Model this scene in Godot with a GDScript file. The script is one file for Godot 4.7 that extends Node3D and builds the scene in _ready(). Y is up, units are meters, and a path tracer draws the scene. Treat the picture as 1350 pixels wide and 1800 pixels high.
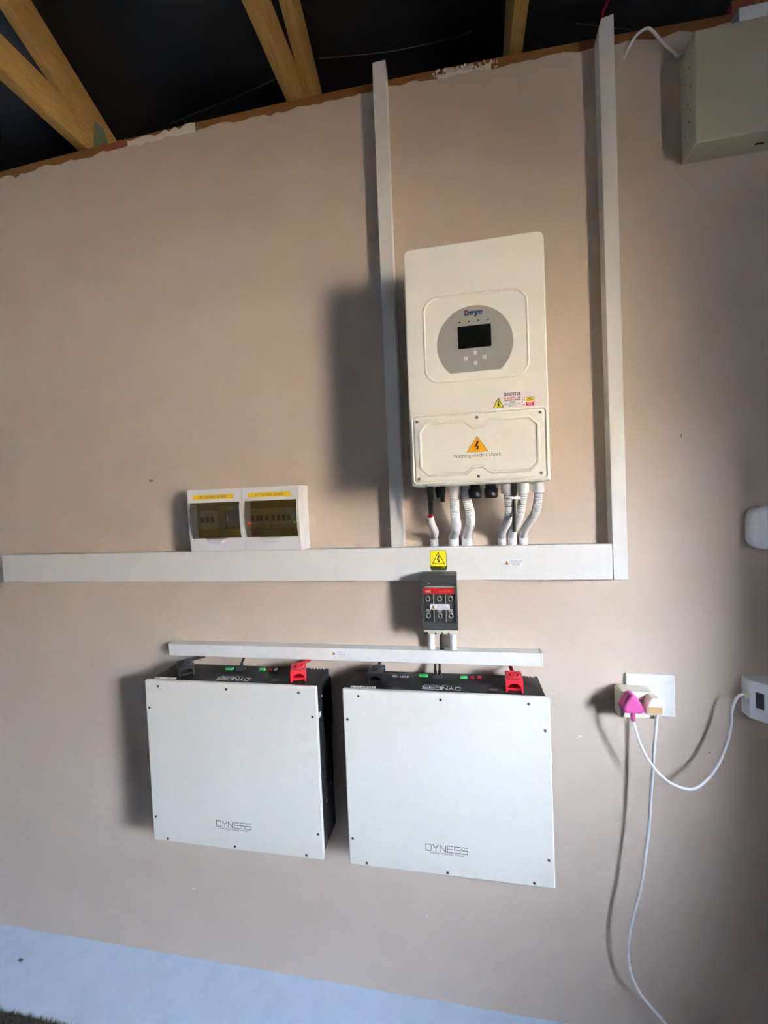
extends Node3D

# ---------------------------------------------------------------- helpers
func srgb(r: float, g: float, b: float) -> Color:
	return Color(r / 255.0, g / 255.0, b / 255.0)

func mat(c: Color, rough := 0.5, spec := 0.5, metal := 0.0) -> StandardMaterial3D:
	var m := StandardMaterial3D.new()
	m.albedo_color = c
	m.roughness = rough
	m.metallic_specular = spec
	m.metallic = metal
	return m

func start() -> SurfaceTool:
	var st := SurfaceTool.new()
	st.begin(Mesh.PRIMITIVE_TRIANGLES)
	return st

func tri(st: SurfaceTool, a: Vector3, b: Vector3, c: Vector3) -> void:
	st.add_vertex(a)
	st.add_vertex(b)
	st.add_vertex(c)

# corners given counter-clockwise as seen from outside
func quad(st: SurfaceTool, a: Vector3, b: Vector3, c: Vector3, d: Vector3) -> void:
	tri(st, a, c, b)
	tri(st, a, d, c)

func add_box(st: SurfaceTool, lo: Vector3, hi: Vector3) -> void:
	st.set_smooth_group(-1)
	var a := Vector3(lo.x, lo.y, hi.z)
	var b := Vector3(hi.x, lo.y, hi.z)
	var c := Vector3(hi.x, hi.y, hi.z)
	var d := Vector3(lo.x, hi.y, hi.z)
	var e := Vector3(lo.x, lo.y, lo.z)
	var f := Vector3(hi.x, lo.y, lo.z)
	var g := Vector3(hi.x, hi.y, lo.z)
	var h := Vector3(lo.x, hi.y, lo.z)
	quad(st, a, b, c, d)
	quad(st, f, e, h, g)
	quad(st, e, a, d, h)
	quad(st, b, f, g, c)
	quad(st, d, c, g, h)
	quad(st, e, f, b, a)

# box with rounded edges; centre and full size
func add_round_box(st: SurfaceTool, at: Vector3, size: Vector3, r: float, seg := 2, turn := Basis()) -> void:
	st.set_smooth_group(0)
	var h := size * 0.5
	r = minf(r, minf(h.x, minf(h.y, h.z)) * 0.999)
	var axes := [[0, 1, 2], [1, 2, 0], [2, 0, 1]]
	for ax in axes:
		for s in [-1.0, 1.0]:
			var us := edge_steps(h[ax[1]], r, seg)
			var vs := edge_steps(h[ax[2]], r, seg)
			var grid := []
			for u in us:
				var row := []
				for v in vs:
					var p := Vector3()
					p[ax[0]] = s * h[ax[0]]
					p[ax[1]] = u
					p[ax[2]] = v
					var inner := Vector3(clampf(p.x, -h.x + r, h.x - r), clampf(p.y, -h.y + r, h.y - r), clampf(p.z, -h.z + r, h.z - r))
					row.append(at + turn * (inner + (p - inner).normalized() * r))
				grid.append(row)
			for i in us.size() - 1:
				for j in vs.size() - 1:
					if s > 0:
						quad(st, grid[i][j], grid[i + 1][j], grid[i + 1][j + 1], grid[i][j + 1])
					else:
						quad(st, grid[i][j], grid[i][j + 1], grid[i + 1][j + 1], grid[i + 1][j])

func edge_steps(h: float, r: float, seg: int) -> Array:
	var out := []
	for i in seg + 1:
		out.append(-h + r * (1.0 - tan((1.0 - float(i) / seg) * PI / 4)))
	for i in seg + 1:
		out.append(h - r * (1.0 - tan(float(i) / seg * PI / 4)))
	return out

# rounded rectangle outline, counter-clockwise
func round_rect(x0: float, y0: float, x1: float, y1: float, r: float, seg := 4) -> PackedVector2Array:
	var p := PackedVector2Array()
	var cs := [Vector2(x1 - r, y0 + r), Vector2(x1 - r, y1 - r), Vector2(x0 + r, y1 - r), Vector2(x0 + r, y0 + r)]
	for k in 4:
		for i in seg + 1:
			var a := -PI / 2 + k * PI / 2 + float(i) / seg * PI / 2
			p.append(cs[k] + Vector2(cos(a), sin(a)) * r)
	return p

func circle(c: Vector2, r: float, n := 24) -> PackedVector2Array:
	var p := PackedVector2Array()
	for i in n:
		p.append(c + Vector2(cos(TAU * i / n), sin(TAU * i / n)) * r)
	return p

func inset(p: PackedVector2Array, d: float) -> PackedVector2Array:
	var out := PackedVector2Array()
	var n := p.size()
	for i in n:
		var e1 := (p[i] - p[(i + n - 1) % n]).normalized()
		var e2 := (p[(i + 1) % n] - p[i]).normalized()
		var n1 := Vector2(-e1.y, e1.x)
		var n2 := Vector2(-e2.y, e2.x)
		var m := (n1 + n2)
		out.append(p[i] + m * (d / maxf(0.25, 0.5 * m.length_squared())))
	return out

# outline (counter-clockwise in x,y) raised from z0 to z1, its front edge bevelled
func add_plate(st: SurfaceTool, p: PackedVector2Array, z0: float, z1: float, bevel := 0.0, back := true) -> void:
	var n := p.size()
	var rings := [[p, z0]]
	if bevel > 0.0:
		for k in 4:
			var a := k / 3.0 * PI / 2
			rings.append([inset(p, bevel * (1.0 - cos(a))), z1 - bevel * (1.0 - sin(a))])
	else:
		rings.append([p, z1])
	var soft := bevel > 0.0
	for i in n:
		var e1 := p[i] - p[(i + n - 1) % n]
		var e2 := p[(i + 1) % n] - p[i]
		if e1.length() > 1e-5 and e2.length() > 1e-5 and absf(e1.angle_to(e2)) > 0.7:
			soft = false
	for r in rings.size() - 1:
		st.set_smooth_group(1 if soft else -1)
		for i in n:
			var j := (i + 1) % n
			var a: Vector2 = rings[r][0][i]
			var b: Vector2 = rings[r][0][j]
			var c: Vector2 = rings[r + 1][0][j]
			var d: Vector2 = rings[r + 1][0][i]
			quad(st, Vector3(a.x, a.y, rings[r][1]), Vector3(b.x, b.y, rings[r][1]), Vector3(c.x, c.y, rings[r + 1][1]), Vector3(d.x, d.y, rings[r + 1][1]))
	var last: PackedVector2Array = rings[-1][0]
	st.set_smooth_group(-1)
	add_cap(st, last, z1, true)
	if back:
		st.set_smooth_group(-1)
		add_cap(st, p, z0, false)

func add_cap(st: SurfaceTool, outline: PackedVector2Array, z: float, front: bool) -> void:
	var p := PackedVector2Array()
	for q in outline:
		if p.is_empty() or (q.distance_to(p[-1]) > 1e-5 and q.distance_to(p[0]) > 1e-5):
			p.append(q)
	var ids := Geometry2D.triangulate_polygon(p)
	for i in range(0, ids.size(), 3):
		var a := p[ids[i]]
		var b := p[ids[i + 1]]
		var c := p[ids[i + 2]]
		var ccw := (b - a).cross(c - a) > 0.0
		if ccw != front:
			var t := b
			b = c
			c = t
		tri(st, Vector3(a.x, a.y, z), Vector3(c.x, c.y, z), Vector3(b.x, b.y, z))

# flat raised band along a closed line: half-round ridge of width w and height h on plane z
func add_ridge(st: SurfaceTool, p: PackedVector2Array, z: float, w: float, h: float, closed := true) -> void:
	st.set_smooth_group(2)
	var n := p.size()
	var rows := []
	var steps := 6
	for i in n:
		var a := p[(i + n - 1) % n] if closed or i > 0 else p[i]
		var b := p[(i + 1) % n] if closed or i < n - 1 else p[i]
		var e := (b - a).normalized()
		var side := Vector2(e.y, -e.x)
		var row := []
		for k in steps + 1:
			var t := k / float(steps) * PI
			var q := p[i] + side * (cos(t) * w * 0.5)
			row.append(Vector3(q.x, q.y, z + sin(t) * h))
		rows.append(row)
	for i in (n if closed else n - 1):
		var r0: Array = rows[i]
		var r1: Array = rows[(i + 1) % n]
		for k in steps:
			quad(st, r0[k], r1[k], r1[k + 1], r0[k + 1])

# tube along points; radius may be one number or one for each point
func add_tube(st: SurfaceTool, pts: Array, rad, sides := 10, caps := true, ribs := false) -> void:
	st.set_smooth_group(3)
	var n := pts.size()
	var rings := []
	var up := Vector3.UP
	var d0: Vector3 = (pts[1] - pts[0]).normalized()
	if absf(d0.dot(up)) > 0.9:
		up = Vector3.BACK
	var side := d0.cross(up).normalized()
	for i in n:
		var a: Vector3 = pts[maxi(i - 1, 0)]
		var b: Vector3 = pts[mini(i + 1, n - 1)]
		var d := (b - a).normalized()
		side = (side - d * side.dot(d)).normalized()
		var nrm := side.cross(d).normalized()
		var r: float = rad[i] if rad is Array else rad
		var ring := []
		for k in sides:
			var t := TAU * k / sides
			ring.append(pts[i] + (side * cos(t) + nrm * sin(t)) * r)
		rings.append(ring)
	for i in n - 1:
		st.set_smooth_group(10 + i % 2 if ribs else 3)
		for k in sides:
			var j := (k + 1) % sides
			quad(st, rings[i][k], rings[i + 1][k], rings[i + 1][j], rings[i][j])
	if caps:
		st.set_smooth_group(-1)
		for k in range(1, sides - 1):
			tri(st, rings[0][0], rings[0][k + 1], rings[0][k])
			tri(st, rings[n - 1][0], rings[n - 1][k], rings[n - 1][k + 1])

# smooth line through points
func smooth(pts: Array, per := 8) -> Array:
	var out := []
	var n := pts.size()
	for i in n - 1:
		var p0: Vector3 = pts[maxi(i - 1, 0)]
		var p1: Vector3 = pts[i]
		var p2: Vector3 = pts[i + 1]
		var p3: Vector3 = pts[mini(i + 2, n - 1)]
		for k in per:
			var t := k / float(per)
			out.append(p1.cubic_interpolate(p2, p0, p3, t))
	out.append(pts[n - 1])
	return out

func done(st: SurfaceTool) -> ArrayMesh:
	st.generate_normals()
	st.index()
	return st.commit()

var taken := {}
func numbered(called: String) -> String:
	if not taken.has(called):
		taken[called] = 0
		return called
	taken[called] += 1
	return "%s_%03d" % [called, taken[called]]

func obj(called: String, st, m: Material, parent: Node3D, at := Vector3.ZERO) -> MeshInstance3D:
	var o := MeshInstance3D.new()
	o.mesh = done(st) if st is SurfaceTool else st
	o.material_override = m
	o.name = numbered(called) if parent == self else called
	o.position = at
	parent.add_child(o, true)
	return o

func thing(called: String, label: String, category: String, at := Vector3.ZERO, group := "") -> Node3D:
	var o := Node3D.new()
	o.name = numbered(called)
	add_child(o)
	o.position = at
	tag(o, label, category, group)
	return o

func tag(o: Node3D, label: String, category: String, group := "") -> void:
	o.set_meta("label", label)
	o.set_meta("category", category)
	if group:
		o.set_meta("group", group)

func struct(called: String, st, m: Material) -> MeshInstance3D:
	var o := obj(called, st, m, self)
	o.set_meta("kind", "structure")
	return o

func noise_tex(freq: float, ramp: Array, size := 512, octaves := 4, seed_ := 1) -> NoiseTexture2D:
	var n := FastNoiseLite.new()
	n.seed = seed_
	n.noise_type = FastNoiseLite.TYPE_SIMPLEX_SMOOTH
	n.frequency = freq
	n.fractal_octaves = octaves
	var t := NoiseTexture2D.new()
	t.width = size
	t.height = size
	t.seamless = true
	t.noise = n
	var g := Gradient.new()
	g.offsets = PackedFloat32Array(ramp.map(func(e): return e[0]))
	g.colors = PackedColorArray(ramp.map(func(e): return e[1]))
	t.color_ramp = g
	return t

var M := {}

func materials() -> void:
	var wallm := mat(Color.WHITE, 0.62, 0.35)
	wallm.albedo_texture = noise_tex(0.012, [[0.0, srgb(199, 183, 167)], [0.5, srgb(202, 186, 170)], [1.0, srgb(205, 189, 173)]], 512, 5, 3)
	wallm.uv1_triplanar = true
	wallm.uv1_world_triplanar = true
	wallm.uv1_scale = Vector3(0.7, 0.7, 0.7)
	M.wall = wallm
	M.room = mat(srgb(190, 195, 204), 0.8, 0.2)
	var fl := mat(Color.WHITE, 0.5, 0.4)
	fl.albedo_texture = noise_tex(0.02, [[0.0, srgb(184, 199, 219)], [0.5, srgb(190, 205, 224)], [1.0, srgb(195, 209, 228)]], 512, 5, 5)
	fl.uv1_triplanar = true
	fl.uv1_world_triplanar = true
	M.floor = fl
	M.sheet = mat(srgb(22, 23, 26), 0.42, 0.5)
	M.dark_blocker = mat(srgb(46, 45, 46), 0.9, 0.2)  # near-black for the two added light blockers outside
	M.rug = mat(srgb(84, 76, 70), 0.95, 0.1)
	M.rug_pile = mat(srgb(104, 96, 90), 0.95, 0.1)
	M.bluewall = mat(srgb(178, 204, 238), 0.8, 0.2)
	M.paving = mat(srgb(118, 104, 86), 0.9, 0.2)
	M.render_out = mat(srgb(234, 225, 210), 0.9, 0.2)
	M.bronze = mat(srgb(58, 50, 44), 0.5, 0.4)
	M.steel = mat(srgb(215, 215, 210), 0.4, 0.5)

func _ready() -> void:
	# ---- camera
	var cam := Camera3D.new()
	cam.name = "camera"
	add_child(cam)
	cam.transform = Transform3D(Basis(Vector3(0.98248, -0.04033, -0.18193), Vector3(0.03404, 0.99871, -0.03756), Vector3(0.18321, 0.03071, 0.98259)).orthonormalized(), Vector3(0.3069, 1.6104, 1.3078))
	cam.fov = 2.0 * rad_to_deg(atan(900.0 / 746.5))
	cam.near = 0.02
	cam.far = 200.0
	cam.current = true
	# ---- sky, sun, exposure
	var env := Environment.new()
	env.background_mode = Environment.BG_SKY
	var sky := Sky.new()
	var ps := ProceduralSkyMaterial.new()
	ps.sky_top_color = srgb(170, 189, 218)
	ps.sky_horizon_color = srgb(220, 226, 236)
	ps.sky_curve = 0.4
	ps.ground_bottom_color = srgb(150, 135, 115)
	ps.ground_horizon_color = srgb(190, 180, 165)
	ps.sky_energy_multiplier = 1.0
	ps.sun_angle_max = 1.0
	sky.sky_material = ps
	env.sky = sky
	env.background_energy_multiplier = SKY_ENERGY
	env.ambient_light_source = Environment.AMBIENT_SOURCE_SKY
	env.tonemap_mode = Environment.TONE_MAPPER_LINEAR
	env.tonemap_exposure = EXPOSURE
	env.sdfgi_enabled = true
	env.ssao_enabled = true
	env.ssil_enabled = true
	var we := WorldEnvironment.new()
	we.name = "environment"
	we.environment = env
	add_child(we)
	var sun := DirectionalLight3D.new()
	sun.name = "sun"
	add_child(sun)
	sun.look_at_from_position(Vector3.ZERO, Vector3(0.55, -1.0, 0.7), Vector3.UP)
	sun.light_color = srgb(255, 240, 216)
	sun.light_energy = SUN_ENERGY
	sun.light_angular_distance = 0.5
	sun.shadow_enabled = true
	materials()
	more_materials()
	build_room()
	build_things()

const SKY_ENERGY := 24.0
const SUN_ENERGY := 14.5
const EXPOSURE := 15.8
const WX := 2.0          # inner face of the wall with the window
const WZ0 := 1.57
const WZ1 := 2.1
const WY0 := 1.42
const WY1 := 2.06
const LX := -3.0
const WT := 0.11

func plate_top(x: float) -> float:
	return 2.879 - 0.022 * pow((clampf(x, -1.7, 1.4) + 0.25) / 1.1, 2)

func build_room() -> void:
	# back wall: masonry with a plaster skin whose top edge is ragged
	var st := start()
	add_box(st, Vector3(LX - 0.2, -0.2, -0.2), Vector3(WX + WT, 2.795, -0.0055))
	var n := FastNoiseLite.new()
	n.seed = 4
	n.frequency = 9.0
	n.fractal_octaves = 4
	var skin := PackedVector2Array([Vector2(LX, 0.0), Vector2(WX, 0.0)])
	var steps := 420
	for i in steps + 1:
		var x := lerpf(WX, LX, i / float(steps))
		var y := plate_top(x) - 0.031 + 0.012 * n.get_noise_1d(x)
		for notch in [[-1.235, 0.02, 0.014], [-0.255, 0.012, 0.012], [0.02, 0.01, 0.008], [-0.72, 0.016, 0.01]]:
			var d: float = absf(x - notch[0]) / notch[1]
			if d < 1.0:
				y -= notch[2] * (1.0 - d)
		skin.append(Vector2(x, y))
	add_plate(st, skin, -0.0055, 0.0)
	var back := struct("wall_back", st, M.wall)
	# small chips and smudges on the paint
	for q in [[-0.757, 1.706, 0.02, 0.012, M.smudge], [0.905, 1.752, 0.004, 0.016, M.smudge], [0.623, 0.89, 0.012, 0.004, M.chip], [0.616, 0.884, 0.004, 0.003, M.chip], [-0.679, 0.256, 0.012, 0.006, M.chip], [0.148, 0.276, 0.004, 0.01, M.chip], [0.5485, 1.02, 0.002, 0.006, M.smudge], [0.5505, 0.98, 0.002, 0.006, M.smudge], [0.96, 0.865, 0.006, 0.006, M.smudge], [0.155, 1.475, 0.004, 0.003, M.chip], [0.148, 1.474, 0.003, 0.003, M.chip]]:
		var p := PackedVector2Array()
		for k in 7:
			var a := TAU * k / 7.0
			var f := 0.75 + 0.4 * absf(n.get_noise_2d(q[0] * 7.0 + k, q[1] * 5.0))
			p.append(Vector2(q[0] + cos(a + 0.5) * q[2] * 0.5 * f, q[1] + sin(a + 0.5) * q[3] * 0.5 * f))
		var cs := start()
		add_plate(cs, p, 0.0, 0.0003)
		obj("paint_mark", cs, q[4], back)
	# side walls, gable shaped
	st = start()
	add_gable(st, LX - 0.2, LX)
	struct("wall_left", st, M.bluewall)
	st = start()
	add_box(st, Vector3(LX, -0.2, 5.0), Vector3(WX, 3.3, 5.2))
	struct("wall_front", st, M.room)
	st = start()
	var pz := [[-0.4, WZ0, -0.2, 9.0], [WZ1, 5.6, -0.2, 9.0], [WZ0, WZ1, -0.2, WY0], [WZ0, WZ1, WY1, 9.0]]
	for q in pz:
		add_gable(st, WX, WX + WT, q[0], q[1], q[2], q[3])
	struct("wall_right", st, M.room)
	# steel window frame in the opening, casement open
	st = start()
	var fx := WX + 0.05
	add_box(st, Vector3(fx, WY0, WZ0), Vector3(fx + 0.03, WY0 + 0.02, WZ1))
	add_box(st, Vector3(fx, WY1 - 0.02, WZ0), Vector3(fx + 0.03, WY1, WZ1))
	add_box(st, Vector3(fx, WY0 + 0.02, WZ0), Vector3(fx + 0.03, WY1 - 0.02, WZ0 + 0.02))
	add_box(st, Vector3(fx, WY0 + 0.02, WZ1 - 0.02), Vector3(fx + 0.03, WY1 - 0.02, WZ1))
	struct("window_1", st, M.bronze)
	# floor and rug
	st = start()
	add_box(st, Vector3(LX, -0.2, 0.0), Vector3(WX, 0.0, 5.0))
	var fl := struct("floor", st, M.floor)
	var speck := start()
	add_round_box(speck, Vector3(-1.318, 0.001, 0.101), Vector3(0.014, 0.003, 0.008), 0.001, 1)
	obj("paint_mark", speck, M.print_grey if M.has("print_grey") else M.rug, fl)
	var rug := thing("rug", "dark grey-brown rug with fuzzy edge on the pale floor", "rug", Vector3(-0.5, 0, 2.5))
	st = start()
	add_box(st, Vector3(-2.3, 0, -2.255), Vector3(2.3, 0.007, 2.3))
	obj("backing", st, M.rug, rug)
	var rng := RandomNumberGenerator.new()
	rng.seed = 12
	st = start()
	st.set_smooth_group(-1)
	for i in 5200:
		var b := Vector3(rng.randf_range(-1.2, -0.3), 0.005, -2.255 + 0.09 * pow(rng.randf(), 1.5))
		var tip := b + Vector3(rng.randf_range(-0.007, 0.007), rng.randf_range(0.004, 0.012), rng.randf_range(-0.011, 0.004))
		var w := Vector3(rng.randf_range(-1, 1), 0, rng.randf_range(-1, 1)).normalized() * 0.0014
		tri(st, b - w, b + w, tip)
		tri(st, b + w, b - w, tip)
	var pile := obj("pile", st, M.rug_pile, rug)
	pile.set_meta("kind", "stuff")
	# outside: yard, neighbour's wall, and two added blockers that trim the window light
	st = start()
	add_box(st, Vector3(WX + WT, -0.4, -12), Vector3(30, -0.2, 16))
	struct("floor_yard", st, M.paving)
	st = start()
	add_box(st, Vector3(8.0, -0.2, -10), Vector3(8.2, 3.2, 14))
	struct("wall_neighbour", st, M.render_out)
	st = start()
	add_box(st, Vector3(WX + WT, 3.27, -0.4), Vector3(3.4, 3.37, 5.2))
	struct("ceiling_light_blocker", st, M.dark_blocker)  # added unseen slab, cuts high sky light off the lower right wall
	st = start()
	add_box(st, Vector3(3.6, -0.2, 6.6), Vector3(5.0, 8, 12))
	struct("wall_light_blocker", st, M.dark_blocker)  # added unseen dark block, cuts window light at the right edge
	# roof underlay: black plastic sheet, slightly wrinkled
	st = start()
	st.set_smooth_group(0)
	var wn := FastNoiseLite.new()
	wn.seed = 31
	wn.frequency = 2.2
	wn.fractal_octaves = 3
	var cols := 150
	var rows := 90
	var grid := []
	for j in rows + 1:
		var row := []
		var z := lerpf(-0.4, 2.6, j / float(rows))
		for i in cols + 1:
			var x := lerpf(LX - 0.2, WX + WT + 0.3, i / float(cols))
			row.append(Vector3(x, 3.118 + 0.53 * z + 0.012 * (wn.get_noise_2d(x, z * 1.6) + 1.0), z))
		grid.append(row)
	for j in rows:
		for i in cols:
			quad(st, grid[j][i], grid[j][i + 1], grid[j + 1][i + 1], grid[j + 1][i])
	st.set_smooth_group(-1)
	var r0 := Vector3(LX - 0.2, 4.5, 2.56)
	var r1 := Vector3(WX + WT + 0.3, 4.5, 2.56)
	quad(st, r0, r1, Vector3(r1.x, 2.9, 5.6), Vector3(r0.x, 2.9, 5.6))
	for side in [[0.06, 0.0]]:
		var a: Vector3 = Vector3(LX - 0.2, 2.906 + side[0], -0.42)
		var b := Vector3(WX + WT + 0.3, 2.906 + side[0], -0.42)
		var c := Vector3(WX + WT + 0.3, 4.51 + side[0], 2.62)
		var d := Vector3(LX - 0.2, 4.51 + side[0], 2.62)
		quad(st, d, c, b, a)
		quad(st, Vector3(d.x, 2.9 + side[0], 5.62), Vector3(c.x, 2.9 + side[0], 5.62), c, d)
	add_box(st, Vector3(LX - 0.2, 2.6, -0.42), Vector3(WX + WT, 2.98, -0.2))
	var ceil := struct("ceiling", st, M.sheet)
	for q in [[[-0.72, -0.158], [-0.589, -0.144], [-0.422, -0.129], [-0.263, -0.109]], [[-0.113, -0.09], [0.039, -0.104], [0.15, -0.111], [0.297, -0.113], [0.386, -0.109]], [[0.70, -0.14], [0.816, -0.166], [0.868, -0.177]]]:
		var pts := []
		for e in q:
			pts.append(Vector3(e[0], 3.118 + 0.53 * e[1] + 0.004, e[1]))
		var seam := start()
		add_tube(seam, smooth(pts, 6), 0.0015, 6)
		obj("sheet_fold", seam, M.seam, ceil)

# slice of a side wall between z0 and z1, under the roof line
func add_gable(st: SurfaceTool, x0: float, x1: float, z0 := -0.4, z1 := 5.6, y0 := -0.2, y1 := 9.0) -> void:
	var zs := [z0]
	if z0 < 2.6 and z1 > 2.6:
		zs.append(2.6)
	zs.append(z1)
	for i in zs.size() - 1:
		var a: float = zs[i]
		var b: float = zs[i + 1]
		var ya := minf(y1, roof_y(a))
		var yb := minf(y1, roof_y(b))
		var p := PackedVector2Array([Vector2(a, y0), Vector2(a, ya), Vector2(b, yb), Vector2(b, y0)])
		p.reverse()
		add_profile(st, p, x0, x1)

func roof_y(z: float) -> float:
	return 3.182 + 0.53 * z if z <= 2.6 else lerpf(4.56, 2.945, (z - 2.6) / 3.0)

# ---------------------------------------------------------------- lettering
func text(parent: Node3D, s: String, cx: float, y0: float, w: float, h: float, z: float, m: Material, bold := false) -> MeshInstance3D:
	var t := TextMesh.new()
	var f := SystemFont.new()
	f.font_names = PackedStringArray(["Droid Sans"])
	f.font_weight = 700 if bold else 400
	t.font = f
	t.text = s
	t.font_size = 32
	t.pixel_size = 0.01
	t.depth = 0.02
	t.curve_step = 3.0
	var o := MeshInstance3D.new()
	o.mesh = t
	if bold:
		var st := SurfaceTool.new()
		for q in [[-1, 0], [1, 0], [0, -0.6], [0, 0.6]]:
			st.append_from(t, 0, Transform3D(Basis(), Vector3(q[0] * 0.008, q[1] * 0.008, 0)))
		o.mesh = st.commit()
	o.material_override = m
	o.name = "lettering"
	var b := o.mesh.get_aabb()
	o.scale = Vector3(w / b.size.x, h / b.size.y, 0.015)
	o.position = Vector3(cx - w / 2 - b.position.x * o.scale.x, y0 - b.position.y * o.scale.y, z)
	parent.add_child(o, true)
	return o

func add_line(st: SurfaceTool, pts: Array, w: float, z0: float, z1: float) -> void:
	for i in pts.size() - 1:
		var a: Vector2 = pts[i]
		var b: Vector2 = pts[i + 1]
		var e := (b - a).normalized() * w * 0.5
		var n := Vector2(-e.y, e.x)
		add_plate(st, PackedVector2Array([a - e - n, b + e - n, b + e + n, a - e + n]), z0, z1, 0.0, false)

const SQUARE_LETTERS := {
	"D": [[[0, 0], [0, 1], [0.82, 1], [1, 0.82], [1, 0.18], [0.82, 0], [0, 0]]],
	"Y": [[[0, 1], [0.5, 0.45], [1, 1]], [[0.5, 0.45], [0.5, 0]]],
	"N": [[[0, 0], [0, 1], [1, 0], [1, 1]]],
	"E": [[[1, 1], [0, 1], [0, 0], [1, 0]], [[0, 0.5], [1, 0.5]]],
	"S": [[[1, 1], [0, 1], [0, 0.52], [1, 0.52], [1, 0], [0, 0]]]}

func square_word(word: String, x: float, y: float, w: float, h: float, stroke: float) -> SurfaceTool:
	var st := start()
	var step := w / word.length()
	for i in word.length():
		for line in SQUARE_LETTERS[word[i]]:
			var pts := []
			for p in line:
				pts.append(Vector2(x + (i + p[0] * 0.78) * step, y + p[1] * h))
			add_line(st, pts, stroke, 0.0, 0.0003)
	return st

func rect(x0: float, y0: float, x1: float, y1: float) -> PackedVector2Array:
	return PackedVector2Array([Vector2(x0, y0), Vector2(x1, y0), Vector2(x1, y1), Vector2(x0, y1)])

func triangle(x0: float, x1: float, y0: float, y1: float) -> PackedVector2Array:
	return PackedVector2Array([Vector2(x0, y0), Vector2(x1, y0), Vector2((x0 + x1) / 2, y1)])

func flat(called: String, p: PackedVector2Array, z: float, thick: float, m: Material, parent: Node3D) -> MeshInstance3D:
	var st := start()
	add_plate(st, p, z, z + thick)
	return obj(called, st, m, parent)

func bolt_shape(cx: float, y0: float, s: float) -> PackedVector2Array:
	var p := PackedVector2Array()
	for q in [[0.02, 0.0], [0.22, 0.24], [0.1, 0.22], [0.2, 0.5], [-0.02, 0.42], [0.2, 0.95], [-0.02, 0.98], [-0.22, 0.34], [0.0, 0.42], [-0.04, 0.2], [-0.16, 0.2]]:
		p.append(Vector2(cx + q[0] * s, y0 + q[1] * s))
	return p

# yellow warning triangle with a dark edge and a lightning arrow
func warning(parent: Node3D, x0: float, x1: float, y0: float, y1: float, z: float, fill: Material, edge := 0.0012) -> void:
	var p := triangle(x0, x1, y0, y1)
	var t := flat("warning_triangle", p, z, 0.0003, M.print_black, parent)
	flat("triangle_face", inset(p, edge), z + 0.0003, 0.0002, fill, t)
	flat("lightning_bolt", bolt_shape((x0 + x1) / 2, y0 + (y1 - y0) * 0.12, (y1 - y0) * 0.58), z + 0.0005, 0.0002, M.print_black, t)

func screw_mesh(r: float) -> ArrayMesh:
	var st := start()
	add_plate(st, circle(Vector2.ZERO, r, 14), 0.0, r * 0.5, r * 0.3)
	return done(st)

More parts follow.
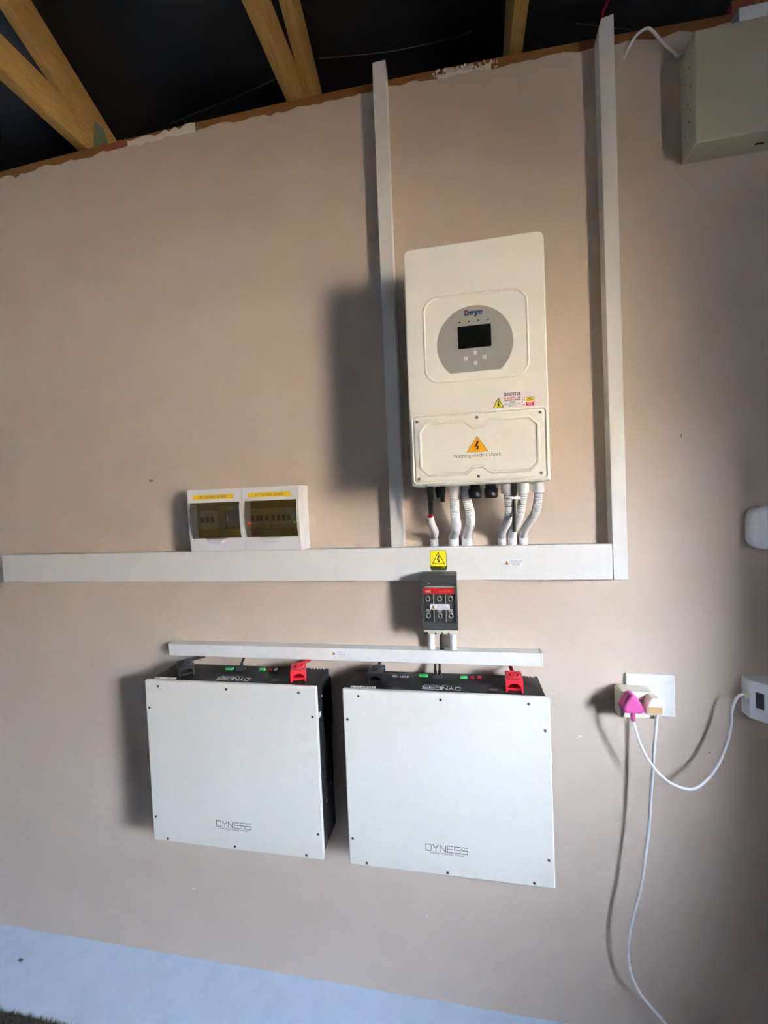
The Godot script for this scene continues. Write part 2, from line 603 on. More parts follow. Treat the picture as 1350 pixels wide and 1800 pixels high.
func more_materials() -> void:
	M.trunk = mat(srgb(222, 221, 217), 0.42, 0.45)
	M.conduit = mat(srgb(228, 229, 230), 0.4, 0.5)
	M.inverter = mat(srgb(224, 223, 215), 0.38, 0.5)
	M.inverter_door = mat(srgb(226, 225, 217), 0.4, 0.5)
	M.battery_white = mat(srgb(216, 213, 204), 0.42, 0.45)
	M.battery_black = mat(srgb(34, 34, 34), 0.5, 0.4)
	M.black_plastic = mat(srgb(24, 24, 25), 0.38, 0.5)
	M.dark_grey = mat(srgb(66, 67, 67), 0.45, 0.45)
	M.grey_panel = mat(srgb(150, 150, 146), 0.45, 0.4)
	M.screen = mat(srgb(16, 17, 19), 0.18, 0.5)
	M.button = mat(srgb(188, 190, 200), 0.35, 0.5)
	M.screw = mat(srgb(110, 106, 104), 0.4, 0.5, 0.6)
	M.screw_dark = mat(srgb(62, 52, 52), 0.5, 0.5, 0.3)
	M.print_black = mat(srgb(40, 36, 36), 0.6, 0.3)
	M.print_grey = mat(srgb(96, 92, 96), 0.6, 0.3)
	M.print_blue = mat(srgb(30, 104, 176), 0.5, 0.4)
	M.print_red = mat(srgb(206, 40, 62), 0.6, 0.3)
	M.print_white = mat(srgb(232, 232, 236), 0.5, 0.3)
	M.sticker_white = mat(srgb(230, 228, 234), 0.5, 0.4)
	M.sticker_yellow = mat(srgb(238, 222, 30), 0.5, 0.4)
	M.label_yellow = mat(srgb(236, 200, 40), 0.5, 0.4)
	M.sticker_orange = mat(srgb(247, 170, 20), 0.5, 0.4)
	M.red_plastic = mat(srgb(226, 38, 58), 0.42, 0.5)
	M.red_strip = mat(srgb(196, 34, 38), 0.45, 0.4)
	M.red_cable = mat(srgb(190, 26, 40), 0.45, 0.4)
	M.green = mat(srgb(66, 176, 96), 0.5, 0.4)
	M.pink = mat(srgb(214, 92, 160), 0.45, 0.4)
	M.cream = mat(srgb(188, 184, 162), 0.5, 0.4)
	M.adaptor = mat(srgb(226, 219, 200), 0.4, 0.5)
	M.cardboard = mat(srgb(196, 162, 116), 0.7, 0.2)
	M.blue_white = mat(srgb(232, 238, 246), 0.4, 0.5)
	M.db_white = mat(srgb(222, 222, 228), 0.35, 0.5)
	M.grey_part = mat(srgb(120, 110, 90), 0.6, 0.3)
	M.metal = mat(srgb(190, 186, 176), 0.35, 0.5, 0.8)
	M.galvanised = mat(srgb(120, 132, 118), 0.55, 0.5, 0.3)
	M.mortar = mat(srgb(206, 192, 176), 0.95, 0.1)
	M.mortar_white = mat(srgb(226, 218, 208), 0.95, 0.1)
	M.brick = mat(srgb(150, 92, 76), 0.9, 0.1)
	M.seam = mat(srgb(92, 90, 84), 0.7, 0.3)
	M.smudge = mat(srgb(150, 130, 112), 0.7, 0.2)
	M.chip = mat(srgb(226, 220, 210), 0.8, 0.2)
	var smoked := mat(srgb(76, 57, 14), 0.08, 0.5)
	smoked.albedo_color.a = 0.74
	smoked.transparency = BaseMaterial3D.TRANSPARENCY_ALPHA
	M.smoked = smoked
	var clear := mat(srgb(150, 150, 150), 0.08, 0.5)
	clear.albedo_color.a = 0.12
	clear.transparency = BaseMaterial3D.TRANSPARENCY_ALPHA
	M.clear = clear
	var wood := mat(Color.WHITE, 0.7, 0.3)
	wood.albedo_texture = noise_tex(0.03, [[0.0, srgb(152, 118, 66)], [0.45, srgb(186, 150, 92)], [0.6, srgb(194, 159, 101)], [1.0, srgb(166, 130, 76)]], 512, 4, 21)
	wood.uv1_triplanar = true
	wood.uv1_scale = Vector3(9, 9, 0.7)
	M.wood = wood
	var plate_wood := mat(Color.WHITE, 0.75, 0.3)
	plate_wood.albedo_texture = noise_tex(0.03, [[0.0, srgb(118, 80, 48)], [0.5, srgb(146, 104, 62)], [1.0, srgb(126, 92, 56)]], 512, 4, 23)
	plate_wood.uv1_triplanar = true
	plate_wood.uv1_scale = Vector3(0.7, 9, 9)
	M.plate_wood = plate_wood
	var red_led := mat(srgb(255, 60, 40), 0.3)
	red_led.emission_enabled = true
	red_led.emission = srgb(255, 60, 36)
	red_led.emission_energy_multiplier = 0.32
	M.red_led = red_led
	var green_led := mat(srgb(40, 220, 90), 0.3)
	green_led.emission_enabled = true
	green_led.emission = srgb(40, 220, 90)
	green_led.emission_energy_multiplier = 0.13
	M.green_led = green_led

func build_things() -> void:
	build_roof_timbers()
	build_trunking()
	build_inverter()
	build_conduits()
	build_boards()
	build_isolator()
	build_batteries()
	build_socket()
	build_wall_units()

# ---------------------------------------------------------------- roof timbers, wall plate
func build_roof_timbers() -> void:
	for k in 3:
		var x: float = [-0.985, -0.2, 0.482][k]
		var t := thing("roof_truss", ["timber roof truss on the far left with greenish metal plate at its heel", "timber roof truss beside the left vertical cable trunking", "timber roof truss between the two vertical cable trunkings"][k], "roof truss", Vector3(x, 2.882, 0), "timber roof trusses on the wall plate")
		var st := start()
		add_round_box(st, Vector3(0.019, 0.052, 1.15), Vector3(0.038, 0.104, 2.54), 0.002, 1)
		obj("bottom_chord", st, M.wood, t)
		st = start()
		var a := atan(0.53)
		var mid := Vector3(0.019, 0.165, 0.0) + Vector3(0, sin(a), cos(a)) * 1.22 + Vector3(0, 0, -0.16)
		mid.y = 0.105 + 0.058 / cos(a) + 0.53 * mid.z - 0.01
		add_round_box(st, mid, Vector3(0.0372, 0.112, 2.7), 0.002, 1, Basis(Vector3.RIGHT, -a))
		obj("top_chord", st, M.wood, t, Vector3([-0.0006, 0.0385, 0.0][k], 0, 0))
		if k > 0:
			continue
		st = start()
		add_plate(st, PackedVector2Array([Vector2(0.045, 0.028), Vector2(0.112, 0.09), Vector2(0.092, 0.132), Vector2(0.054, 0.124)]), 0.0, 0.0012)
		var np := obj("nail_plate", st, M.galvanised, t, Vector3(0.0385, 0, 0))
		np.rotation.y = PI / 2
	# wall plate, bowed a little
	var top := PackedVector2Array()
	var bottom := PackedVector2Array()
	for i in 25:
		var x := lerpf(-2.99, 1.99, i / 24.0)
		var y := 2.879 - 0.022 * pow((clampf(x, -1.7, 1.4) + 0.25) / 1.1, 2)
		bottom.append(Vector2(x, y - 0.075))
		top.append(Vector2(x, y))
	top.reverse()
	var st2 := start()
	var outline := bottom.duplicate()
	outline.append_array(top)
	add_plate(st2, outline, -0.112, -0.006)
	var plate := obj("wall_plate", st2, M.plate_wood, self)
	tag(plate, "brown timber wall plate lying along the top of the wall", "wall plate")
	# mortar left on the plate
	var rng := RandomNumberGenerator.new()
	rng.seed = 5
	for span in [[-0.875, -0.775, 0.034, M.brick], [-0.782, -0.52, 0.035, M.mortar_white], [0.275, 0.43, 0.02, M.mortar_white], [0.30, 0.37, 0.031, M.mortar]]:
		var low := PackedVector2Array()
		var high := PackedVector2Array()
		for i in 15:
			var x: float = lerpf(span[0], span[1], i / 14.0)
			low.append(Vector2(x, plate_top(x) - 0.036 - rng.randf_range(0.0, 0.004)))
			high.append(Vector2(x, plate_top(x) - 0.036 + span[2] * rng.randf_range(0.6, 1.15)))
		high.reverse()
		low.append_array(high)
		var slab := start()
		add_plate(slab, low, -0.008, -0.002 - 0.001 * span[2] / 0.03)
		obj("mortar", slab, span[3], plate)
	for k in 90:
		var lump := start()
		var lx := rng.randf_range(0.26, 0.45)
		add_round_box(lump, Vector3(lx, plate_top(lx) - 0.018 + rng.randf_range(-0.017, 0.014), -0.004), Vector3(rng.randf_range(0.003, 0.009), rng.randf_range(0.002, 0.007), 0.006), 0.0015, 1, Basis(Vector3.BACK, rng.randf_range(-0.8, 0.8)))
		obj("mortar_crumb", lump, M.mortar_white if k % 3 else M.mortar, plate)

# ---------------------------------------------------------------- trunking
func trunk(label: String, p: PackedVector2Array, depth: float, group := "") -> Node3D:
	var c := Vector2.ZERO
	for q in p:
		c += q / p.size()
	var t := thing("cable_trunking", label, "cable trunking", Vector3(c.x, c.y, 0), group)
	var q := PackedVector2Array()
	for v in p:
		q.append(v - c)
	var st := start()
	add_plate(st, inset(q, 0.0008), 0.0, depth - 0.009)
	obj("base", st, M.trunk, t)
	st = start()
	add_plate(st, q, depth - 0.0085, depth, 0.0016)
	obj("lid", st, M.trunk, t)
	return t

func build_trunking() -> void:
	var g := "white cable trunking on the wall"
	var t := trunk("wide white horizontal cable trunking with yellow DANGER sticker", rect(-1.357, 1.361, 0.709, 1.461), 0.042, g)
	var o := t.position
	# DANGER sticker
	var s := flat("danger_sticker", round_rect(0.2055 - o.x, 1.391 - o.y, 0.2535 - o.x, 1.451 - o.y, 0.004), 0.0421, 0.0004, M.print_black, t)
	flat("sticker_face", round_rect(0.2063 - o.x, 1.404 - o.y, 0.2527 - o.x, 1.4502 - o.y, 0.0035), 0.0425, 0.0002, M.sticker_yellow, s)
	var tp := triangle(0.2105 - o.x, 0.2485 - o.x, 1.4105 - o.y, 1.4465 - o.y)
	flat("warning_triangle", tp, 0.0427, 0.0002, M.print_black, s)
	flat("triangle_face", inset(tp, 0.0018), 0.0429, 0.0002, M.sticker_yellow, s)
	flat("lightning_bolt", bolt_shape(0.2295 - o.x, 1.4145 - o.y, 0.022), 0.0431, 0.0002, M.print_black, s)
	text(s, "DANGER", 0.2295 - o.x, 1.3938 - o.y, 0.0415, 0.0082, 0.0427, M.sticker_yellow, true)
	# small sticker
	s = flat("small_sticker", rect(0.418 - o.x, 1.402 - o.y, 0.469 - o.x, 1.4215 - o.y), 0.0421, 0.0003, M.sticker_white, t)
	warning(s, 0.4195 - o.x, 0.4315 - o.x, 1.4065 - o.y, 1.4175 - o.y, 0.0424, M.sticker_orange, 0.0007)
	text(s, "LIVE DC SUPPLY AND", 0.4505 - o.x, 1.415 - o.y, 0.033, 0.0036, 0.0424, M.print_grey)
	text(s, "BATTERY CABLES", 0.4505 - o.x, 1.4096 - o.y, 0.027, 0.0036, 0.0424, M.print_grey)
	text(s, "TRUNKING", 0.4505 - o.x, 1.4042 - o.y, 0.022, 0.0036, 0.0424, M.print_grey)
	trunk("white vertical cable trunking immediately left of the inverter", rect(0.089, 1.4625, 0.1285, 2.889), 0.042, g)
	t = trunk("white vertical cable trunking right of the inverter with red cable above", PackedVector2Array([Vector2(0.7105, 1.3595), Vector2(0.7485, 1.3595), Vector2(0.7435, 2.871), Vector2(0.713, 2.866), Vector2(0.7055, 2.842)]), 0.042, g)
	var cab := start()
	add_tube(cab, smooth([Vector3(0.722, 2.80, 0.02), Vector3(0.7225, 2.893, 0.02), Vector3(0.731, 2.915, 0.02), Vector3(0.745, 2.95, 0.02), Vector3(0.78, 3.02, -0.02)], 5), 0.0035, 8)
	var rc := obj("red_cable", cab, M.red_cable, self)
	tag(rc, "thin red cable rising from the right vertical trunking", "cable")
	t = trunk("narrow white horizontal cable trunking above the two batteries", rect(-0.692, 1.1085, 0.5135, 1.148), 0.04, g)
	o = t.position
	flat("end_cap", rect(0.514 - o.x, 1.1075 - o.y, 0.5185 - o.x, 1.149 - o.y), 0.0, 0.041, M.trunk, t)
	s = flat("small_sticker", rect(-0.116 - o.x, 1.1235 - o.y, -0.066 - o.x, 1.141 - o.y), 0.0401, 0.0003, M.sticker_white, t)
	warning(s, -0.1145 - o.x, -0.1025 - o.x, 1.127 - o.y, 1.138 - o.y, 0.0404, M.sticker_orange, 0.0007)
	text(s, "BATTERY DC", -0.084 - o.x, 1.1335 - o.y, 0.027, 0.0042, 0.0404, M.print_grey)
	text(s, "CABLES 50V", -0.084 - o.x, 1.1268 - o.y, 0.027, 0.0042, 0.0404, M.print_grey)

# ---------------------------------------------------------------- inverter
func build_inverter() -> void:
	var ox := 0.3475
	var oy := 1.638
	var t := thing("inverter", "tall white wall-mounted solar inverter with round grey display panel", "inverter", Vector3(ox, oy, 0))
	var z := 0.25
	var st := start()
	var outline := PackedVector2Array()
	for q in [[0.161, 0.004, 0.004, -PI / 2], [0.148, 0.563, 0.017, 0.0], [-0.148, 0.563, 0.017, PI / 2], [-0.161, 0.004, 0.004, PI]]:
		for i in 7:
			var a: float = q[3] + PI / 2 * i / 6.0
			outline.append(Vector2(q[0] + cos(a) * q[2], q[1] + sin(a) * q[2]))
	add_plate(st, outline, 0.03, z, 0.0038)
	obj("body", st, M.inverter, t)
	st = start()
	add_box(st, Vector3(-0.13, 0.42, 0.0), Vector3(0.13, 0.54, 0.03))
	obj("wall_bracket", st, M.metal, t)
	st = start()
	add_ridge(st, round_rect(-0.1195, 0.252, 0.1225, 0.455, 0.034, 7), z - 0.0002, 0.006, 0.0022)
	obj("raised_border", st, M.inverter, t)
	# display
	var dp := PackedVector2Array()
	var r := 0.0895
	var cy := 0.3375
	var a0 := asin((0.2705 - cy) / r)
	for i in 41:
		var a := lerpf(a0, PI - a0, i / 40.0)
		dp.append(Vector2(cos(a) * r, cy + sin(a) * r))
	var d := flat("display_panel", dp, z, 0.0012, M.grey_panel, t)
	var zd := z + 0.0012
	flat("screen", round_rect(-0.0388, 0.3262, 0.0392, 0.3798, 0.002, 2), zd, 0.0006, M.screen, d)
	for k in 4:
		st = start()
		add_plate(st, circle(Vector2(-0.0338 + k * 0.0223, 0.3898), 0.0019, 10), zd, zd + 0.0005)
		obj("indicator", st, M.print_black, d)
	for q in [[0.0, 0.3142], [-0.0222, 0.302], [0.0218, 0.302], [0.0, 0.2893]]:
		st = start()
		add_round_box(st, Vector3(q[0], q[1], zd + 0.001), Vector3(0.0095, 0.0095, 0.0034), 0.0013, 2)
		obj("button", st, M.button, d)
	var lg := text(d, "Deye", -0.0005, 0.3995, 0.0425, 0.0175, zd, M.print_blue, true)
	lg.set_meta("label", "blue printed brand lettering")
	flat("logo_notch", rect(-0.0225, 0.4118, -0.0175, 0.4142), zd + 0.0003, 0.0002, M.print_red, d)
	text(d, "inverter", 0.032, 0.4045, 0.018, 0.0042, zd, mat(srgb(132, 132, 132), 0.6, 0.3))
	# terminal cover
	st = start()
	add_plate(st, round_rect(-0.1535, 0.0105, 0.1535, 0.168, 0.005, 3), z, z + 0.003, 0.0014)
	var c := obj("terminal_cover", st, M.inverter_door, t)
	st = start()
	add_ridge(st, round_rect(-0.1585, 0.006, 0.1585, 0.1725, 0.008, 3), z - 0.0002, 0.005, 0.003)
	obj("cover_rim", st, M.inverter, t)
	var zc := z + 0.003
	st = start()
	var x0 := -0.1395
	var x1 := 0.1385
	var y0 := 0.0265
	var y1 := 0.1525
	var e := 0.019
	add_ridge(st, PackedVector2Array([Vector2(x0 + e, y0), Vector2(-0.03, y0), Vector2(-0.012, y0 + 0.015), Vector2(0.012, y0 + 0.015), Vector2(0.03, y0), Vector2(x1 - e, y0), Vector2(x1, y0 + e), Vector2(x1, y1 - e), Vector2(x1 - e, y1), Vector2(0.03, y1), Vector2(0.012, y1 - 0.015), Vector2(-0.012, y1 - 0.015), Vector2(-0.03, y1), Vector2(x0 + e, y1), Vector2(x0, y1 - e), Vector2(x0, y0 + e)]), zc - 0.0002, 0.0085, 0.0034)
	obj("pressed_rib", st, M.inverter_door, c)
	var sm := screw_mesh(0.0036)
	for q in [[-0.1455, 0.159], [-0.0005, 0.16], [0.1445, 0.161], [-0.1455, 0.018], [-0.0015, 0.018], [0.1435, 0.019]]:
		obj("screw", sm, M.screw, c, Vector3(q[0], q[1], zc))
	warning(c, -0.0275, 0.0235, 0.077, 0.115, zc, M.sticker_orange, 0.0007)
	text(c, "Warning electric shock", -0.0025, 0.0615, 0.112, 0.0125, zc, M.print_grey)
	# stickers
	var s := flat("inverter_sticker", rect(0.036, 0.1735, 0.148, 0.2155), z, 0.0004, mat(srgb(226, 220, 220), 0.5, 0.4), t)
	var zs := z + 0.0004
	warning(s, 0.038, 0.0638, 0.1795, 0.2022, zs, M.sticker_yellow, 0.0013)
	text(s, "INVERTER", 0.0835, 0.2045, 0.0385, 0.0078, zs, mat(srgb(92, 78, 112), 0.6, 0.3), true)
	text(s, "DO NOT WORK", 0.0775, 0.1983, 0.0265, 0.0038, zs, M.print_red, true)
	text(s, "ON", 0.0985, 0.1983, 0.006, 0.0038, zs, M.print_grey, true)
	text(s, "INVERTER UNDER", 0.0835, 0.1933, 0.037, 0.0038, zs, M.print_grey, true)
	text(s, "LOAD", 0.0835, 0.1884, 0.012, 0.0038, zs, M.print_grey, true)
	text(s, "FIRST ISOLATE AC & DC", 0.0835, 0.184, 0.038, 0.0034, zs, M.print_grey)
	text(s, "BREAKERS", 0.0835, 0.1796, 0.017, 0.0034, zs, M.print_grey)
	flat("warning_block", rect(0.1062, 0.1785, 0.1332, 0.199), zs, 0.0002, M.print_red, s)
	flat("block_face", rect(0.1068, 0.1791, 0.1326, 0.1984), zs + 0.0002, 0.0001, M.sticker_white, s)
	flat("yellow_field", rect(0.1135, 0.1893, 0.1324, 0.1982), zs + 0.0003, 0.0001, M.sticker_yellow, s)
	flat("red_field", rect(0.1135, 0.1795, 0.1318, 0.1878), zs + 0.0003, 0.0001, M.print_red, s)
	text(s, "WARNING", 0.123, 0.1944, 0.011, 0.0026, zs + 0.0004, M.print_black, true)
	text(s, "DUAL SUPPLY", 0.123, 0.1904, 0.014, 0.0026, zs + 0.0004, M.print_black, true)
	text(s, "DO NOT WORK", 0.1227, 0.1842, 0.013, 0.0026, zs + 0.0004, M.print_white, true)
	text(s, "ON BOARD", 0.1227, 0.1808, 0.010, 0.0024, zs + 0.0004, M.print_white, true)
	warning(s, 0.1078, 0.1122, 0.1915, 0.1958, zs + 0.0003, M.sticker_yellow, 0.0005)
	warning(s, 0.1078, 0.1122, 0.1812, 0.1855, zs + 0.0003, M.print_red, 0.0005)
	s = flat("pv_sticker", rect(-0.1325, 0.0005, -0.101, 0.0072), z, 0.0002, M.sticker_white, t)
	warning(s, -0.132, -0.1255, 0.001, 0.0066, z + 0.0002, M.green, 0.0006)
	text(s, "PV INPUT SUPPLY", -0.1135, 0.0022, 0.021, 0.0034, z + 0.0002, M.print_grey)
	# underside: connectors and glands
	for q in [[-0.1275, 0.14, -0.076, 0.0095], [-0.0945, 0.14, -0.042, 0.0085], [-0.108, 0.11, -0.03, 0.008]]:
		st = start()
		var h: float = -q[2]
		add_tube(st, [Vector3(q[0], 0.002, q[1]), Vector3(q[0], -h * 0.45, q[1]), Vector3(q[0], -h * 0.46, q[1]), Vector3(q[0], -h * 0.7, q[1]), Vector3(q[0], -h * 0.71, q[1]), Vector3(q[0], -h, q[1])], [q[3], q[3], q[3] * 0.85, q[3] * 0.85, q[3] * 0.7, q[3] * 0.7], 8)
		obj("solar_connector", st, M.black_plastic, t)
	for gx in [-0.0075, 0.0335]:
		st = start()
		add_tube(st, [Vector3(gx, 0.002, 0.15), Vector3(gx, -0.01, 0.15), Vector3(gx, -0.0105, 0.15), Vector3(gx, -0.03, 0.15), Vector3(gx, -0.036, 0.15), Vector3(gx, -0.0365, 0.15)], [0.014, 0.014, 0.0178, 0.0178, 0.0155, 0.011], 8)
		obj("cable_gland", st, M.black_plastic, t)
	var ae := thing("aerial_stick", "thin black stick hanging between the white conduits under the inverter", "aerial", Vector3(ox + 0.0935, oy - 0.0005, 0.139))
	st = start()
	add_box(st, Vector3(-0.006, -0.032, -0.009), Vector3(0.007, 0.0, 0.009))
	obj("plug_housing", st, M.black_plastic, ae)
	st = start()
	add_tube(st, [Vector3(0, -0.03, 0), Vector3(-0.0005, -0.06, 0), Vector3(-0.0015, -0.085, -0.001), Vector3(-0.0025, -0.128, -0.003)], [0.0036, 0.0044, 0.0052, 0.0048], 8)
	obj("stick", st, M.black_plastic, ae)
	st = start()
	add_box(st, Vector3(-0.0125, -0.041, 0.0045), Vector3(0.0145, -0.035, 0.008))
	obj("cable_tie", st, M.conduit, ae)

# ---------------------------------------------------------------- conduits
func conduit(label: String, pts: Array, r: float, ribbed: float, caps_at: Array) -> void:
	var base: Vector3 = pts[-1]
	var t := thing("flexible_conduit", label, "conduit", base, "white flexible conduits under the inverter")
	var local := []
	for p in pts:
		local.append(p - base)
	var path := smooth(local, 16)
	var rad := []
	for i in path.size():
		var f := i / float(path.size() - 1)
		rad.append(r * (1.0 if f > ribbed or i % 2 == 0 else 0.87))
	var st := start()
	add_tube(st, path, rad, 16, true, true)
	obj("pipe", st, M.conduit, t)
	for c in caps_at:
		st = start()
		var p: Vector3 = c[0] - base
		add_tube(st, [p, p + Vector3(0, c[1] * 0.06, 0), p + Vector3(0, c[1] * 0.94, 0), p + Vector3(0, c[1], 0)], [c[2] * 0.95, c[2], c[2], c[2] * 0.95], 16)
		obj("coupling", st, M.conduit, t)

func build_conduits() -> void:
	conduit("short white conduit with a red cable end, leftmost under the inverter", [Vector3(0.2145, 1.556, 0.115), Vector3(0.2175, 1.536, 0.105), Vector3(0.2245, 1.512, 0.075), Vector3(0.222, 1.5, 0.045), Vector3(0.218, 1.487, 0.026), Vector3(0.218, 1.4625, 0.023)], 0.0105, 0.0, [[Vector3(0.218, 1.4622, 0.023), 0.022, 0.0122]])
	var st := start()
	add_tube(st, [Vector3(0.2205, 1.575, 0.142), Vector3(0.2175, 1.562, 0.125), Vector3(0.2155, 1.549, 0.112)], [0.0058, 0.0062, 0.0062], 8)
	tag(obj("red_cable", st, M.red_cable, self), "stub of red cable entering the leftmost short conduit", "cable")
	conduit("white ribbed conduit, second from the left under the inverter", [Vector3(0.286, 1.637, 0.12), Vector3(0.285, 1.60, 0.118), Vector3(0.284, 1.56, 0.105), Vector3(0.287, 1.525, 0.075), Vector3(0.281, 1.503, 0.045), Vector3(0.2755, 1.487, 0.026), Vector3(0.2755, 1.4625, 0.023)], 0.0135, 0.55, [[Vector3(0.2755, 1.4622, 0.023), 0.028, 0.0158], [Vector3(0.286, 1.612, 0.119), 0.025, 0.0155]])
	conduit("white ribbed conduit beside the black cable glands", [Vector3(0.3165, 1.637, 0.105), Vector3(0.318, 1.6, 0.105), Vector3(0.326, 1.56, 0.095), Vector3(0.325, 1.525, 0.07), Vector3(0.318, 1.503, 0.045), Vector3(0.316, 1.487, 0.026), Vector3(0.316, 1.4625, 0.023)], 0.0135, 0.45, [[Vector3(0.316, 1.4622, 0.023), 0.028, 0.0158], [Vector3(0.3165, 1.612, 0.105), 0.025, 0.0152]])
	conduit("white ribbed conduit left of the thin black stick", [Vector3(0.4235, 1.6365, 0.13), Vector3(0.427, 1.60, 0.13), Vector3(0.428, 1.56, 0.122), Vector3(0.424, 1.53, 0.09), Vector3(0.416, 1.506, 0.045), Vector3(0.4155, 1.487, 0.026), Vector3(0.4155, 1.4625, 0.023)], 0.0118, 0.6, [[Vector3(0.4155, 1.4622, 0.023), 0.022, 0.0128], [Vector3(0.4235, 1.612, 0.13), 0.025, 0.0148]])
	conduit("white ribbed conduit right of the thin black stick", [Vector3(0.466, 1.637, 0.13), Vector3(0.464, 1.60, 0.128), Vector3(0.459, 1.56, 0.115), Vector3(0.453, 1.53, 0.085), Vector3(0.446, 1.505, 0.045), Vector3(0.4455, 1.487, 0.026), Vector3(0.4455, 1.4625, 0.023)], 0.0118, 0.6, [[Vector3(0.4455, 1.4622, 0.023), 0.022, 0.0128], [Vector3(0.466, 1.612, 0.13), 0.025, 0.0148]])
	conduit("white ribbed conduit, rightmost under the inverter, bent to the left", [Vector3(0.504, 1.637, 0.13), Vector3(0.503, 1.60, 0.128), Vector3(0.499, 1.562, 0.115), Vector3(0.486, 1.532, 0.085), Vector3(0.478, 1.505, 0.045), Vector3(0.477, 1.487, 0.026), Vector3(0.477, 1.4625, 0.023)], 0.0118, 0.5, [[Vector3(0.477, 1.4622, 0.023), 0.022, 0.0128], [Vector3(0.504, 1.612, 0.13), 0.025, 0.0148]])

# ---------------------------------------------------------------- control boards
func build_boards() -> void:
	var names := ["PV CONTROL BOARD", "AC CONTROL BOARD"]
	for k in 2:
		var x0: float = [-0.5625, -0.3735][k]
		var t := thing("control_board", "small white breaker box marked %s with smoked window" % names[k], "breaker box", Vector3(x0, 1.4625, 0), "pair of breaker boxes on the trunking")
		var w := 0.188
		var h := 0.2005
		# profile (z, y) of the front
		var prof := [[0.072, 0.0], [0.0745, 0.004], [0.0775, 0.045], [0.0815, 0.075], [0.083, 0.105], [0.0825, 0.14], [0.0805, 0.17], [0.078, 0.197], [0.0755, h]]
		var st := start()
		add_box(st, Vector3(0, 0, 0), Vector3(w, h, 0.045))
		obj("back_box", st, M.db_white, t)
		# front frame in four pieces following the profile
		var wx0: float = [0.012, 0.0125][k]
		var wx1 := w - 0.0085
		var wy0 := 0.0445
		var wy1 := 0.1585
		st = start()
		for piece in [[0.0, w, 0.0, wy0], [0.0, w, wy1, h], [0.0, wx0, wy0, wy1], [wx1, w, wy0, wy1]]:
			var p := PackedVector2Array([Vector2(0.045, piece[2])])
			var n := 8
			for i in n + 1:
				var y := lerpf(piece[2], piece[3], i / float(n))
				p.append(Vector2(front_at(prof, y), y))
			p.append(Vector2(0.045, piece[3]))
			add_profile(st, p, piece[0] + 0.0004, piece[1] - 0.0004)
		obj("front_frame", st, M.db_white, t)
		# curved smoked window
		st = start()
		st.set_smooth_group(4)
		var n2 := 12
		for i in n2:
			var ya := lerpf(wy0, wy1, i / float(n2))
			var yb := lerpf(wy0, wy1, (i + 1) / float(n2))
			var za := front_at(prof, ya) + 0.0065 * sin(PI * i / n2) + 0.0005
			var zb := front_at(prof, yb) + 0.0065 * sin(PI * (i + 1) / n2) + 0.0005
			quad(st, Vector3(wx0 - 0.002, ya, za), Vector3(wx1 + 0.002, ya, za), Vector3(wx1 + 0.002, yb, zb), Vector3(wx0 - 0.002, yb, zb))
		obj("window_door", st, M.smoked, t)
		st = start()
		add_plate(st, PackedVector2Array([Vector2(w * 0.5 - 0.034, wy0 - 0.002), Vector2(w * 0.5 - 0.022, wy0 - 0.017), Vector2(w * 0.5 + 0.022, wy0 - 0.017), Vector2(w * 0.5 + 0.034, wy0 - 0.002)]), 0.072, 0.0885, 0.006)
		obj("latch", st, M.db_white, t)
		# inside: cover strip and breakers
		st = start()
		add_box(st, Vector3(wx0, wy0, 0.0452), Vector3(wx1, wy1, 0.05))
		obj("inner_cover", st, M.grey_part, t)
		for b in ([[0.034, 3], [0.118, 3]] if k == 0 else [[0.02, 2], [0.05, 2], [0.09, 3], [0.142, 1]]):
			for j in b[1]:
				st = start()
				add_round_box(st, Vector3(b[0] + j * 0.0178 + 0.008, 0.102, 0.058), Vector3(0.0165, 0.062, 0.018), 0.001, 1)
				var br := obj("circuit_breaker", st, M.black_plastic if k == 0 and b[0] > 0.1 else M.grey_panel, t)
				st = start()
				add_box(st, Vector3(b[0] + j * 0.0178 + 0.004, 0.094, 0.066), Vector3(b[0] + j * 0.0178 + 0.012, 0.112, 0.073))
				obj("toggle", st, M.black_plastic, br)
		if k == 1:
			for q in [[0.0155, M.red_led], [0.1655, M.green_led]]:
				st = start()
				add_round_box(st, Vector3(q[0] + 0.004, 0.0885, 0.0755), Vector3(0.0055, 0.0055, 0.004), 0.0015, 2)
				obj("indicator_led", st, q[1], t)
		var lx0: float = [0.0205, 0.0225][k]
		var lx1: float = [0.1625, 0.164][k]
		var s := flat("yellow_label", rect(lx0, 0.169, lx1, 0.1835), 0.0805, 0.0006, M.label_yellow, t)
		text(s, names[k], (lx0 + lx1) / 2 - 0.001, 0.1722, 0.093, 0.0078, 0.0811, M.print_grey)

func front_at(prof: Array, y: float) -> float:
	for i in prof.size() - 1:
		if y <= prof[i + 1][1]:
			return lerpf(prof[i][0], prof[i + 1][0], (y - prof[i][1]) / (prof[i + 1][1] - prof[i][1]))
	return prof[-1][0]

# outline in (z, y), drawn out along x
func add_profile(st: SurfaceTool, p: PackedVector2Array, x0: float, x1: float) -> void:
	st.set_smooth_group(-1)
	var n := p.size()
	for i in n:
		var a := p[i]
		var b := p[(i + 1) % n]
		quad(st, Vector3(x0, a.y, a.x), Vector3(x1, a.y, a.x), Vector3(x1, b.y, b.x), Vector3(x0, b.y, b.x))
	var ids := Geometry2D.triangulate_polygon(p)
	for i in range(0, ids.size(), 3):
		var a := p[ids[i]]
		var b := p[ids[i + 1]]
		var c := p[ids[i + 2]]
		if (b - a).cross(c - a) < 0.0:
			var s := b
			b = c
			c = s
		tri(st, Vector3(x1, a.y, a.x), Vector3(x1, b.y, b.x), Vector3(x1, c.y, c.x))
		tri(st, Vector3(x0, a.y, a.x), Vector3(x0, c.y, c.x), Vector3(x0, b.y, b.x))

